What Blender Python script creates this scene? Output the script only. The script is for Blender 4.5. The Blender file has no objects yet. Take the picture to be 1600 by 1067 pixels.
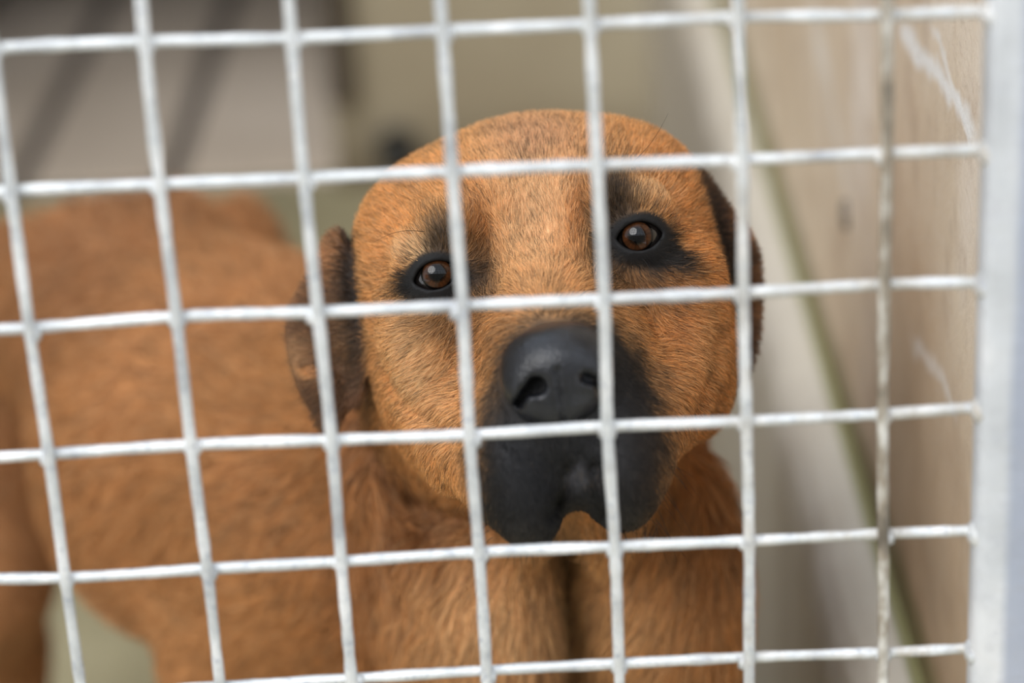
import bpy, bmesh, math
import numpy as np
from mathutils import Matrix, Vector

SC = bpy.context.scene
COL = SC.collection
rng = np.random.default_rng(7)

# ------------------------------------------------------------------ camera
F = 3919.16
CAM = np.array([0.17961, -0.81214, 1.02460])
RI = np.array([0.99872918, -0.00743214, -0.04984761])
UP = np.array([0.04859488, 0.40424762, 0.91335776])
FW = np.array([-0.01336257, 0.91461939, -0.40409506])
cd = bpy.data.cameras.new('camera')
cam = bpy.data.objects.new('camera', cd)
COL.objects.link(cam)
cam.matrix_world = Matrix(((RI[0], UP[0], -FW[0], CAM[0]), (RI[1], UP[1], -FW[1], CAM[1]),
                           (RI[2], UP[2], -FW[2], CAM[2]), (0, 0, 0, 1)))
cd.sensor_width = 36
cd.lens = F / 1600 * 36
cd.dof.use_dof = True
cd.dof.focus_distance = 1.012
cd.dof.aperture_fstop = 3.7
cd.clip_start = 0.05
SC.camera = cam

# ------------------------------------------------------------------ light
SC.view_settings.view_transform = 'Standard'
SC.view_settings.look = 'None'
SC.view_settings.gamma = 1
SC.view_settings.use_curve_mapping = False
SC.view_settings.exposure = 0.3

world = bpy.data.worlds.new('overcast_sky')
SC.world = world
world.use_nodes = True
wn, wl = world.node_tree.nodes, world.node_tree.links
wn.clear()
wo = wn.new('ShaderNodeOutputWorld')
wb = wn.new('ShaderNodeBackground')
wt = wn.new('ShaderNodeTexCoord')
ws = wn.new('ShaderNodeSeparateXYZ')
wr = wn.new('ShaderNodeValToRGB')
wr.color_ramp.elements[0].position = 0.0
wr.color_ramp.elements[0].color = (0.88, 0.90, 0.94, 1)
wr.color_ramp.elements[1].position = 0.9
wr.color_ramp.elements[1].color = (0.78, 0.87, 1.0, 1)
wl.new(wt.outputs['Generated'], ws.inputs[0])
wl.new(ws.outputs['Z'], wr.inputs[0])
wl.new(wr.outputs[0], wb.inputs[0])
wl.new(wb.outputs[0], wo.inputs[0])
wb.inputs[1].default_value = 1.45
sd = bpy.data.lights.new('sun_through_cloud', 'SUN')
sun = bpy.data.objects.new('sun_through_cloud', sd)
COL.objects.link(sun)
sd.energy = 2.15
sd.angle = math.radians(38)
sd.color = (1.0, 0.98, 0.96)
sun.rotation_euler = Vector((0.42, 0.62, -0.74)).to_track_quat('-Z', 'Y').to_euler()


# ------------------------------------------------------------------ helpers
def P(px, py, d):
    """world point seen at a place of the photograph, d metres deep"""
    px, py, d = np.asarray(px, float), np.asarray(py, float), np.asarray(d, float)
    return (CAM + d[..., None] * (FW + ((px - 800) / F)[..., None] * RI - ((py - 533.5) / F)[..., None] * UP))


def proj(w):
    q = w - CAM
    d = q @ FW
    return 800 + F * (q @ RI) / d, 533.5 - F * (q @ UP) / d, d


ca, sa = math.cos(math.radians(11)), math.sin(math.radians(11))
HO = P(850, 440, 1.02)
HX = ca * RI + sa * UP
HY = -sa * RI + ca * UP
HZ = -FW
HB = np.stack([HX, HY, HZ])          # rows: head axes in the world


def L2W(l):
    return HO + (np.asarray(l) / 1000) @ HB


def W2L(w):
    return (np.asarray(w) - HO) @ HB.T * 1000


def LP(px, py, d):
    return W2L(P(px, py, d))


def lin(c):
    c = np.asarray(c, float)
    return np.where(c <= 0.04045, c / 12.92, ((c + 0.055) / 1.055) ** 2.4)


def tag(o, label=None, cat=None, group=None, kind=None):
    if label: o['label'] = label
    if cat: o['category'] = cat
    if group: o['group'] = group
    if kind: o['kind'] = kind
    return o


def mesh_obj(name, v, f, mat=None, parent=None, smooth=True):
    me = bpy.data.meshes.new(name)
    me.from_pydata([tuple(map(float, q)) for q in v], [], [tuple(map(int, q)) for q in f])
    me.update()
    if smooth: me.polygons.foreach_set('use_smooth', [True] * len(me.polygons))
    o = bpy.data.objects.new(name, me)
    COL.objects.link(o)
    if mat: me.materials.append(mat)
    if parent: o.parent = parent
    return o


def bm_obj(name, bm, mat=None, parent=None, smooth=False):
    me = bpy.data.meshes.new(name)
    bm.normal_update()
    bm.to_mesh(me)
    bm.free()
    if smooth: me.polygons.foreach_set('use_smooth', [True] * len(me.polygons))
    o = bpy.data.objects.new(name, me)
    COL.objects.link(o)
    if mat: me.materials.append(mat)
    if parent: o.parent = parent
    return o


def box(lo, hi, bevel=0.0, seg=2, bm=None):
    own = bmesh.new()
    r = bmesh.ops.create_cube(own, size=1)
    for v in own.verts:
        v.co = Vector([lo[i] + (v.co[i] + .5) * (hi[i] - lo[i]) for i in range(3)])
    if bevel:
        bmesh.ops.bevel(own, geom=list(own.edges), offset=bevel, segments=seg, affect='EDGES', profile=.5)
    if bm is None: return own
    me = bpy.data.meshes.new('tmp')
    own.to_mesh(me); own.free(); bm.from_mesh(me); bpy.data.meshes.remove(me)
    return bm


class Mat:
    def __init__(s, name, rough=.6, **kw):
        s.m = bpy.data.materials.new(name)
        s.m.use_nodes = True
        s.n, s.l = s.m.node_tree.nodes, s.m.node_tree.links
        s.b = s.n['Principled BSDF']
        s.b.inputs['Roughness'].default_value = rough
        for k, v in kw.items(): s.b.inputs[k].default_value = v
        s.co = s.n.new('ShaderNodeTexCoord').outputs['Object']

    def map(s, scale, src=None, loc=(0, 0, 0), rot=(0, 0, 0)):
        m = s.n.new('ShaderNodeMapping')
        m.inputs['Scale'].default_value = scale
        m.inputs['Location'].default_value = loc
        m.inputs['Rotation'].default_value = rot
        s.l.new(src or s.co, m.inputs[0])
        return m.outputs[0]

    def noise(s, scale, detail=5, rough=.55, vec=None, dist=0):
        t = s.n.new('ShaderNodeTexNoise')
        t.inputs['Scale'].default_value = scale
        t.inputs['Detail'].default_value = detail
        t.inputs['Roughness'].default_value = rough
        t.inputs['Distortion'].default_value = dist
        s.l.new(vec or s.co, t.inputs['Vector'])
        return t.outputs['Fac']

    def ramp(s, fac, stops):
        r = s.n.new('ShaderNodeValToRGB')
        while len(r.color_ramp.elements) < len(stops): r.color_ramp.elements.new(.5)
        for e, (p, c) in zip(r.color_ramp.elements, stops):
            e.position = p
            e.color = (*lin(c), 1) if isinstance(c, tuple) else (c, c, c, 1)
        s.l.new(fac, r.inputs[0])
        return r.outputs[0]

    def mix(s, fac, a, b):
        x = s.n.new('ShaderNodeMix')
        x.data_type = 'RGBA'
        for i, q in ((0, fac), (6, a), (7, b)):
            if isinstance(q, (int, float)): x.inputs[i].default_value = q
            elif isinstance(q, tuple): x.inputs[i].default_value = (*lin(q), 1)
            else: s.l.new(q, x.inputs[i])
        return x.outputs[2]

    def math(s, op, a, b=None, c=None, clamp=False):
        x = s.n.new('ShaderNodeMath')
        x.operation = op
        x.use_clamp = clamp
        for i, q in enumerate((a, b, c)):
            if q is None: continue
            if isinstance(q, (int, float)): x.inputs[i].default_value = q
            else: s.l.new(q, x.inputs[i])
        return x.outputs[0]

    def xyz(s, src=None):
        x = s.n.new('ShaderNodeSeparateXYZ')
        s.l.new(src or s.co, x.inputs[0])
        return x.outputs

    def color(s, c): s.l.new(c, s.b.inputs['Base Color']) if not isinstance(c, tuple) else setattr(s.b.inputs['Base Color'], 'default_value', (*lin(c), 1))

    def rough(s, r): s.l.new(r, s.b.inputs['Roughness'])

    def bump(s, h, strength=.3, dist=.002):
        b = s.n.new('ShaderNodeBump')
        b.inputs['Strength'].default_value = strength
        b.inputs['Distance'].default_value = dist
        s.l.new(h, b.inputs['Height'])
        s.l.new(b.outputs[0], s.b.inputs['Normal'])


# ------------------------------------------------------------------ materials of the setting
def m_wall():
    s = Mat('beige_plaster', .85)
    x, y, z = s.xyz()
    st = s.map((6, 5, 3.2))
    base = s.ramp(s.noise(1.0, 4, .5, st), [(.30, (.80, .70, .58)), (.5, (.89, .82, .72)), (.7, (.94, .90, .85))])
    sp = s.noise(260, 3, .6)
    base = s.mix(s.math('MULTIPLY', s.ramp(sp, [(.45, 0.), (.7, 1.)]), .45), base, (.86, .80, .73))
    pat = s.noise(22, 4, .6)
    base = s.mix(s.math('MULTIPLY', s.ramp(pat, [(.50, 0.), (.64, 1.)]), .35), base, (.70, .60, .50))
    # white filler streaks rising away from the gate, in the plane of the wall
    def streak(y0, z0, y1, z1, w, wob=.012):
        L = math.hypot(y1 - y0, z1 - z0)
        ty, tz = (y1 - y0) / L, (z1 - z0) / L
        a = s.math('ADD', s.math('MULTIPLY', s.math('SUBTRACT', y, y0), -tz), s.math('MULTIPLY', s.math('SUBTRACT', z, z0), ty))
        n = s.math('MULTIPLY', s.math('SUBTRACT', s.noise(14, 3), .5), wob * 4)
        a = s.math('ABSOLUTE', s.math('ADD', a, n))
        band = s.math('SUBTRACT', 1, s.math('DIVIDE', a, w), clamp=True)
        t = s.math('ADD', s.math('MULTIPLY', s.math('SUBTRACT', y, y0), ty), s.math('MULTIPLY', s.math('SUBTRACT', z, z0), tz))
        e = s.math('MULTIPLY', s.math('MULTIPLY', t, 40, clamp=True), s.math('MULTIPLY', s.math('SUBTRACT', L, t), 40, clamp=True))
        return s.math('MULTIPLY', s.math('MULTIPLY', band, 1.3, clamp=True), e)
    for (a, b, w, k) in STREAKS:
        base = s.mix(s.math('MULTIPLY', streak(*a, *b, w), k), base, (.97, .97, .96))
    # a dark drilled mark
    # greyish stripe and brown lower band near the gate
    low = s.math('MULTIPLY', s.math('SUBTRACT', .60, z), 5.0, clamp=True)
    nearg = s.math('MULTIPLY', s.math('SUBTRACT', .62, y), 4, clamp=True)
    base = s.mix(s.math('MULTIPLY', s.math('MULTIPLY', low, nearg), .75), base, s.ramp(s.noise(18, 4), [(.35, (.50, .38, .24)), (.7, (.66, .54, .40))]))
    alg = s.math('MULTIPLY', s.math('SUBTRACT', .418, s.math('ADD', z, s.math('MULTIPLY', s.noise(30, 3), .02))), 50, clamp=True)
    base = s.mix(s.math('MULTIPLY', alg, .8), base, (.36, .34, .14))
    s.color(base)
    s.bump(s.math('ADD', s.noise(300, 4, .6), s.math('MULTIPLY', pat, 2)), .5, .0012)
    return s.m


def m_plinth():
    s = Mat('painted_plinth', .5)
    x, y, z = s.xyz()
    st = s.noise(1.0, 4, .5, s.map((2, 9, .6)))
    base = s.ramp(st, [(.3, (.58, .53, .47)), (.5, (.68, .65, .61)), (.7, (.74, .71, .66))])
    base = s.mix(s.math('MULTIPLY', s.ramp(s.noise(60, 4), [(.5, 0.), (.7, 1.)]), .25), base, (.5, .44, .36))
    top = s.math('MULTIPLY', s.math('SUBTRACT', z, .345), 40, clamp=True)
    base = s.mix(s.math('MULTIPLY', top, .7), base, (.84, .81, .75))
    moss = s.math('MULTIPLY', s.math('MULTIPLY', s.math('SUBTRACT', x, .347), 260, clamp=True), s.math('MULTIPLY', s.math('SUBTRACT', z, .366), 400, clamp=True))
    base = s.mix(s.math('MULTIPLY', moss, .85), base, (.45, .44, .19))
    s.color(base)
    s.bump(s.noise(120, 4), .25, .001)
    return s.m


def m_back():
    s = Mat('stained_render', .8)
    x, y, z = s.xyz()
    base = s.ramp(s.noise(2.2, 4, .5), [(.35, (.58, .53, .44)), (.55, (.66, .62, .53)), (.75, (.74, .72, .69))])
    pale = s.math('MULTIPLY', s.math('SUBTRACT', z, .42), 3, clamp=True)
    px_ = s.math('SUBTRACT', 1, s.math('MULTIPLY', s.math('ABSOLUTE', s.math('SUBTRACT', x, .19)), 7), clamp=True)
    base = s.mix(s.math('MULTIPLY', s.math('MULTIPLY', pale, px_), .8), base, (.74, .73, .72))
    low = s.math('MULTIPLY', s.math('SUBTRACT', .10, z), 12, clamp=True)
    base = s.mix(s.math('MULTIPLY', low, .75), base, (.34, .29, .20))
    s.color(base)
    s.bump(s.noise(90, 4), .3, .001)
    return s.m


def m_panel():
    s = Mat('pale_slab', .55)
    x, y, z = s.xyz()
    n = s.noise(3, 3, .5)
    base = s.ramp(n, [(.3, (.76, .70, .63)), (.7, (.86, .80, .73))])
    s.color(base)
    s.bump(s.noise(40, 3), .15, .001)
    return s.m


def m_floor():
    s = Mat('damp_concrete', .55)
    base = s.ramp(s.noise(3, 5, .6), [(.3, (.55, .52, .41)), (.55, (.65, .62, .50)), (.75, (.70, .67, .56))])
    base = s.mix(s.math('MULTIPLY', s.ramp(s.noise(120, 4), [(.45, 0.), (.7, 1.)]), .3), base, (.38, .36, .30))
    s.color(base)
    s.rough(s.math('MULTIPLY_ADD', s.noise(6, 3), .5, .3))
    s.bump(s.noise(150, 4), .3, .001)
    return s.m


def m_plain(name, c1, c2, scale=4, rough=.8):
    s = Mat(name, rough)
    s.color(s.ramp(s.noise(scale, 4), [(.3, c1), (.7, c2)]))
    s.bump(s.noise(scale * 20, 3), .2, .001)
    return s.m


def m_zinc(name='galvanised_wire', tint=0.0):
    s = Mat(name, .42, Metallic=.25)
    a = s.noise(45, 4, .6)
    base = s.ramp(a, [(.30, (.67, .68, .69)), (.5, (.80, .81, .81)), (.72, (.91, .91, .91))])
    sp = s.noise(420, 3, .6)
    base = s.mix(s.math('MULTIPLY', s.ramp(sp, [(.56, 0.), (.68, 1.)]), .5), base, (.50, .54, .62))
    x, y, z = s.xyz()
    # brown dirt, thicker towards the hinge side and on the last upright
    dz = s.math('MULTIPLY', s.math('SUBTRACT', x, .16), 6, clamp=True)
    base = s.mix(s.math('MULTIPLY', s.math('MULTIPLY', s.ramp(s.noise(70, 4, .7), [(.42, 0.), (.66, 1.)]), dz), .6), base, (.62, .55, .44))
    s.color(base)
    s.rough(s.math('MULTIPLY_ADD', a, .35, .3))
    s.bump(s.math('ADD', s.noise(260, 3, .6), s.noise(90, 3)), .6, .0006)
    return s.m


def m_wire_dirty():
    s = Mat('dirty_wire', .6, Metallic=.1)
    base = s.ramp(s.noise(1.0, 4, .65, s.map((60, 60, 34))), [(.34, (.34, .31, .27)), (.5, (.56, .52, .46)), (.66, (.80, .79, .76))])
    s.color(base)
    s.bump(s.noise(260, 3, .6), .6, .0006)
    return s.m


def m_frame():
    s = Mat('galvanised_frame', .45, Metallic=.05)
    a = s.noise(20, 5, .6)
    base = s.ramp(a, [(.30, (.68, .69, .70)), (.5, (.76, .77, .78)), (.70, (.84, .84, .84))])
    fx_ = s.math('MULTIPLY', s.math('SUBTRACT', s.math('ADD', s.xyz()[0], s.math('MULTIPLY', s.noise(14, 3), .004)), .3435), 260, clamp=True)
    base = s.mix(s.math('MULTIPLY', fx_, .75), base, (.56, .59, .66))  # less lit front face imitated by a bluish, darker tint
    spk = s.ramp(s.noise(160, 4, .6), [(.52, 0.), (.7, 1.)])
    base = s.mix(s.math('MULTIPLY', spk, .35), base, (.62, .63, .66))
    s.color(base)
    s.rough(s.math('MULTIPLY_ADD', a, .4, .25))
    s.bump(s.math('ADD', s.noise(150, 4, .6), s.math('MULTIPLY', s.noise(30, 3), 2)), .5, .001)
    return s.m


def on_x(px, py, xw):
    r = FW + (px - 800) / F * RI - (py - 533.5) / F * UP
    t = (xw - CAM[0]) / r[0]
    q = CAM + t * r
    return q[1], q[2]


WX = 0.355
STREAKS = [(on_x(1532, 235, WX), on_x(1400, 30, WX), .009, .9), (on_x(1520, 250, WX), on_x(1450, 20, WX), .005, .6),
           (on_x(1500, 620, WX), on_x(1420, 540, WX), .006, .5), (on_x(1330, 330, WX), on_x(1270, 0, WX), .02, .35)]
MW, MP, MB, MPN, MF = m_wall(), m_plinth(), m_back(), m_panel(), m_floor()
MZ, MZD, MFR = m_zinc(), m_wire_dirty(), m_frame()

# ------------------------------------------------------------------ setting
BY = 1.98                                            # back wall
def wavy(name, lo, hi, mat, kind='structure'):
    o = bm_obj(name, box(lo, hi, .004), mat)
    return tag(o, kind=kind)

wavy('floor', (-1.6, -3.2, -.1), (1.2, BY + .1, 0), MF)
wavy('wall_right', (WX, .0115, .30), (WX + .15, BY, 2.3), MW)
# plinth: a profile with a sloping ledge, swept along the wall
prof = [(.50, 0), (.318, 0), (.318, .335), (.322, .352), (.330, .362), (.340, .368), (WX + .002, .372), (.50, .372)]
ys = np.linspace(.0105, BY, 40)
v, f = [], []
for i, yy in enumerate(ys):
    wob = .0015 * math.sin(yy * 31) + .001 * math.sin(yy * 77)
    for j, (a, b) in enumerate(prof):
        v.append((a + (wob if 0 < j < 6 else 0), yy, b + (wob if 2 < j < 6 else 0)))
n = len(prof)
for i in range(len(ys) - 1):
    for j in range(n):
        f.append((i * n + j, i * n + (j + 1) % n, (i + 1) * n + (j + 1) % n, (i + 1) * n + j))
f.append(list(range(n))[::-1]); f.append([(len(ys) - 1) * n + j for j in range(n)])
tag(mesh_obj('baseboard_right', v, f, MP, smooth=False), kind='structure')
def back(px, py, dy=0.0):
    r = FW + (px - 800) / F * RI - (py - 533.5) / F * UP
    t = (BY - dy - CAM[1]) / r[1]
    q = CAM + t * r
    return q[0], q[2]

dx1 = back(512, 100)[0]
# back wall with a low doorway on the left that leads into an unlit inner room
wb_ = box((dx1, BY, -.02), (WX + .15, BY + .12, 2.3), .004)
box((-1.6, BY, -.02), (-.80, BY + .12, 2.3), .004, bm=wb_)
box((-.80, BY, 1.0), (dx1, BY + .12, 2.3), .004, bm=wb_)
tag(bm_obj('wall_back', wb_, MB), kind='structure')
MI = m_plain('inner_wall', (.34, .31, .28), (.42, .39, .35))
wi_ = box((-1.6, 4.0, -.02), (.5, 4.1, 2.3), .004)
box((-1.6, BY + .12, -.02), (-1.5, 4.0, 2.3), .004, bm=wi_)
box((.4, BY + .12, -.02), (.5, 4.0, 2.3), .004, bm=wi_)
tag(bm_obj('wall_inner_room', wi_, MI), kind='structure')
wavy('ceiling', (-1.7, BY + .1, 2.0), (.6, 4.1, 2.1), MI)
wavy('wall_left', (-1.6, -.10, -.02), (-1.48, BY, 2.3), MB)
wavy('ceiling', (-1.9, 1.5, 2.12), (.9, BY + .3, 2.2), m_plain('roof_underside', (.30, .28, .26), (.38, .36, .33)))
wavy('wall_added_front', (-6, -3.35, -.1), (6, -3.2, 2.3), m_plain('added_wall', (.52, .50, .46), (.62, .60, .56)))  # unseen wall behind the camera, added to block and bounce light

# floor of the inner room: long cast slabs with shallow drainage joints
def on_floor(px, py, z=.006):
    r = FW + (px - 800) / F * RI - (py - 533.5) / F * UP
    t = (z - CAM[2]) / r[2]
    return (CAM + t * r)[:2]
inner = wavy('floor_inner_room', (-1.6, BY + .03, -.1), (.5, 4.1, .001), m_plain('joint_grit', (.33, .30, .28), (.40, .37, .34), 8))
ja = on_floor(300, 180)[0]; jb = on_floor(95, 150)[0]
edges = [-1.5, -1.2, jb - (ja - jb), jb, ja, .09, .395]
for a, b in zip(edges, edges[1:]):
    bm_obj('slab', box((a + .013, BY + .035, 0), (b - .013, 3.99, .008), .003), MPN, inner)

gx0, gx1 = back(508, 60)[0], back(548, 60)[0]
tag(bm_obj('trim_1', box((gx0, BY - .022, .11), (gx1, BY + .004, 1.78), .003),
           m_plain('dark_joint', (.24, .21, .17), (.33, .29, .24), 6)), kind='structure')

# round drain mouth low on the back wall
dc = back(622, 236)
bm = bmesh.new()
R = .024
prof = [(R, .0), (R, .035), (R * .80, .036), (R * .78, .0)]
seg = 24
rings = [[bm.verts.new((dc[0] + r * math.cos(2 * math.pi * k / seg), BY - h, max(.05, dc[1]) + r * math.sin(2 * math.pi * k / seg))) for k in range(seg)] for r, h in prof]
for a, b in zip(rings, rings[1:]):
    for k in range(seg): bm.faces.new((a[k], a[(k + 1) % seg], b[(k + 1) % seg], b[k]))
bm.faces.new(rings[-1])
bmesh.ops.recalc_face_normals(bm, faces=bm.faces)
tag(bm_obj('drain_pipe', bm, m_plain('grey_plastic', (.20, .20, .19), (.28, .27, .25), 20, .5), smooth=True),
    'short dark grey pipe mouth low on the back wall beside the dog\'s head', 'pipe')

# small drilled anchor in the right wall
ay, az = on_x(1324, 335, WX)
bm = bmesh.new()
seg = 16
rings = [[bm.verts.new((WX - h, ay + r * math.cos(2 * math.pi * k / seg), az + r * math.sin(2 * math.pi * k / seg))) for k in range(seg)] for r, h in ((.009, 0), (.0085, .003), (.005, .0035), (.0045, .001))]
for a, b in zip(rings, rings[1:]):
    for k in range(seg): bm.faces.new((a[k], a[(k + 1) % seg], b[(k + 1) % seg], b[k]))
bm.faces.new(rings[-1])
bmesh.ops.recalc_face_normals(bm, faces=bm.faces)
tag(bm_obj('wall_anchor', bm, m_plain('grey_anchor', (.40, .36, .32), (.50, .46, .41), 60, .6), smooth=True),
    'small round grey anchor in the beige wall, between the last two upright wires', 'anchor')

# ------------------------------------------------------------------ gate of welded wire
MEAS = {(0,1):(-1.3,1.1),(0,2):(-1.6,-.6),(0,3):(-1,-.4),(0,4):(-1.2,-1.5),(1,0):(.2,1.8),(1,1):(-.1,.8),(1,2):(.5,1),(1,3):(.5,.5),(1,4):(1.3,-.6),
(2,0):(-.4,.4),(2,1):(-.5,.3),(2,2):(.3,.1),(2,3):(1.1,-.2),(2,4):(.7,-.1),(3,0):(.2,.4),(3,1):(.5,.2),(3,2):(1.1,-.1),(3,3):(.7,-.8),(3,4):(1.5,1),
(4,0):(-.3,.1),(4,1):(.2,-.1),(4,2):(.9,-.3),(4,3):(.3,-.1),(4,4):(1.4,.7),(5,0):(-.9,-.1),(5,1):(-.1,-.9),(5,2):(-.3,-.5),(5,3):(.2,-.7),(5,4):(.6,.4),
(5,5):(0,.8),(6,0):(-1,-1.8),(6,1):(-.5,-1.1),(6,2):(-.9,.1),(6,3):(-1,-.5),(6,4):(-.3,.7),(6,5):(.2,.1),(0,0):(-1,2.2),(0,5):(-1,-2.0),(1,5):(1.2,-1.2),
(2,5):(.6,-.4),(3,5):(1.5,.4),(4,5):(1.2,.7),
(6.66,0):(0,-2.2),(6.66,1):(0,-1.5),(6.66,2):(0,-.9),(6.66,3):(0,.5),(6.66,4):(0,.3),(6.66,5):(0,.2)}
I0, I1, J0, J1 = -12, 6, -12, 13
def node(i, j):
    if (i, j) in MEAS: dx, dz = MEAS[(i, j)]
    else:
        r = np.random.default_rng(int(abs(i * 1000 + j * 17)) + 5)
        dx, dz = r.normal(0, .5, 2)
        c = MEAS.get((min(max(i, 0), 6), min(max(j, 0), 5)))
        if c: dx, dz = dx + c[0] * .5, dz + c[1] * .5
    return np.array([i * .05 + dx / 1000, .78 - j * .05 + dz / 1000])

def catmull(pts, per=8):
    pts = np.asarray(pts)
    q = np.vstack([2 * pts[0] - pts[1], pts, 2 * pts[-1] - pts[-2]])
    out = []
    for i in range(1, len(q) - 2):
        for t in np.linspace(0, 1, per, endpoint=False):
            a, b, c, d = q[i - 1], q[i], q[i + 1], q[i + 2]
            out.append(.5 * (2 * b + (c - a) * t + (2 * a - 5 * b + 4 * c - d) * t * t + (3 * b - a - 3 * c + d) * t ** 3))
    out.append(q[-2])
    return np.array(out)

def tube(pts, rad, ns=12, name='wire', mat=None, parent=None, seed=0):
    r_ = np.random.default_rng(seed)
    n = len(pts)
    T = np.gradient(pts, axis=0); T /= np.linalg.norm(T, axis=1)[:, None]
    ref = np.array([0, 1., 0])
    B = np.cross(T, ref); B /= np.linalg.norm(B, axis=1)[:, None]
    N = np.cross(B, T)
    rad = rad * (1 + .05 * r_.normal(size=n))
    a = np.linspace(0, 2 * math.pi, ns, endpoint=False)
    v = (pts[:, None] + rad[:, None, None] * (np.cos(a)[None, :, None] * B[:, None] + np.sin(a)[None, :, None] * N[:, None])).reshape(-1, 3)
    f = [(i * ns + k, i * ns + (k + 1) % ns, (i + 1) * ns + (k + 1) % ns, (i + 1) * ns + k) for i in range(n - 1) for k in range(ns)]
    f += [tuple(range(ns))[::-1], tuple((n - 1) * ns + k for k in range(ns))]
    return mesh_obj(name, v, f, mat, parent)

gate = bpy.data.objects.new('kennel_gate', None)
COL.objects.link(gate)
gate.location = (-.13, 0, 0)
tag(gate, 'welded wire mesh gate with pale galvanised frame in front of the dog', 'gate')
def gchild(o):
    o.parent = gate
    o.matrix_parent_inverse = Matrix.Translation((.13, 0, 0))
    return o
WR = .00215
for i in range(I0, I1 + 1):
    pts = [np.array([node(i, j)[0], -.0016, node(i, j)[1]]) for j in range(J0, J1 + 1)]
    top = pts[0].copy(); top[2] = 1.405; bot = pts[-1].copy(); bot[2] = .105
    pts = catmull([top] + pts + [bot])
    gchild(tube(pts, np.full(len(pts), WR), mat=MZD if i == 6 else MZ, name='upright_wire', seed=i + 50))
for j in range(J0, J1 + 1):
    pts = [np.array([node(i, j)[0], .0016, node(i, j)[1]]) for i in range(I0, I1 + 1)]
    e = node(6.66, j); pts.append(np.array([.336, .0016, e[1]]))
    s0 = pts[0].copy(); s0[0] = -.642
    pts = catmull([s0] + pts)
    gchild(tube(pts, np.full(len(pts), WR * .98), mat=MZ, name='cross_wire', seed=j + 200))
# zinc pooled at the welds
bm = bmesh.new()
for i in range(I0, I1 + 1):
    for j in range(J0, J1 + 1):
        x, z = node(i, j)
        r_ = np.random.default_rng(abs(i * 131 + j * 7) + 1)
        s = bmesh.ops.create_icosphere(bm, subdivisions=1, radius=1)['verts']
        sx = .0033 + .0007 * r_.random()
        ox, oz = r_.normal(0, .0007), -.0008 + r_.normal(0, .0006)
        for v_ in s: v_.co = Vector((x + ox + v_.co.x * sx, v_.co.y * .0026, z + oz + v_.co.z * sx * 1.05))
for j in range(J0, J1 + 1):
    z = node(6.66, j)[1]
    s = bmesh.ops.create_icosphere(bm, subdivisions=2, radius=1)['verts']
    for v_ in s: v_.co = Vector((.3345 + v_.co.x * .0042, -.001 + v_.co.y * .0065, z + v_.co.z * .0056))
o = gchild(bm_obj('weld_bead', bm, MZ, smooth=True)); o['kind'] = 'stuff'
def rail(name, lo, hi):
    return gchild(bm_obj(name, box(lo, hi, .005, 3), MFR, smooth=True))
rail('hinge_stile', (.3325, -.009, .06), (.3765, .0085, 1.45))
rail('latch_stile', (-.68, -.018, .06), (-.64, .018, 1.45))
rail('rail', (-.642, -.018, 1.40), (.335, .018, 1.448))
rail('rail', (-.642, -.018, .062), (.335, .018, .108))
# old weld scars on the stile
for (px, py) in ((1578, 1030), (1556, 760)):
    q = W2L  # noqa
    r = FW + (px - 800) / F * RI - (py - 533.5) / F * UP
    t = (-.0085 - CAM[1]) / r[1]; c = CAM + t * r
    bm = bmesh.new()
    for k in range(7):
        a = -1.2 + k * .4
        s = bmesh.ops.create_icosphere(bm, subdivisions=1, radius=.0016)['verts']
        for v_ in s: v_.co = Vector((c[0] + .004 * math.cos(a) + v_.co.x, c[1] + .0005 + v_.co.y * .7, c[2] + .006 * math.sin(a) + v_.co.z * 1.3))
    o = gchild(bm_obj('weld_scar', bm, MFR, smooth=True))

# ------------------------------------------------------------------ signed distance modelling
def ell(p, c, r, R=None):
    q = p - np.asarray(c, float)
    if R is not None: q = q @ R
    r = np.asarray(r, float)
    k0 = np.linalg.norm(q / r, axis=1); k1 = np.linalg.norm(q / (r * r), axis=1) + 1e-9
    return k0 * (k0 - 1) / k1


def cone(p, a, b, r1, r2):
    a, b = np.asarray(a, float), np.asarray(b, float)
    ba = b - a
    h = np.clip(((p - a) @ ba) / (ba @ ba), 0, 1)
    return np.linalg.norm(p - a - h[:, None] * ba, axis=1) - (r1 + (r2 - r1) * h)


def smin(a, b, k):
    h = np.maximum(k - np.abs(a - b), 0) / k
    return np.minimum(a, b) - h * h * k * .25


def smax(a, b, k): return -smin(-a, -b, k)


def rz(deg):
    a = math.radians(deg); return np.array([[math.cos(a), -math.sin(a), 0], [math.sin(a), math.cos(a), 0], [0, 0, 1]])


def poly_sd(xy, poly):
    poly = np.asarray(poly, float)
    d = np.full(len(xy), 1e9); ins = np.zeros(len(xy), bool)
    for i in range(len(poly)):
        a, b = poly[i], poly[(i + 1) % len(poly)]
        e = b - a; w = xy - a
        h = np.clip((w @ e) / (e @ e), 0, 1)
        d = np.minimum(d, np.sum((w - h[:, None] * e) ** 2, 1))
        c = (a[1] > xy[:, 1]) != (b[1] > xy[:, 1])
        with np.errstate(divide='ignore', invalid='ignore'):
            ins ^= c & (xy[:, 0] < (b[0] - a[0]) * (xy[:, 1] - a[1]) / (b[1] - a[1]) + a[0])
    d = np.sqrt(d)
    return np.where(ins, -d, d)


def smooth_poly(pts, per=4):
    q = np.asarray(pts, float); n = len(q); out = []
    for i in range(n):
        a, b, c, d = q[i - 1], q[i], q[(i + 1) % n], q[(i + 2) % n]
        for t in np.linspace(0, 1, per, endpoint=False):
            out.append(.5 * (2 * b + (c - a) * t + (2 * a - 5 * b + 4 * c - d) * t * t + (3 * b - a - 3 * c + d) * t ** 3))
    return np.array(out)


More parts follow.
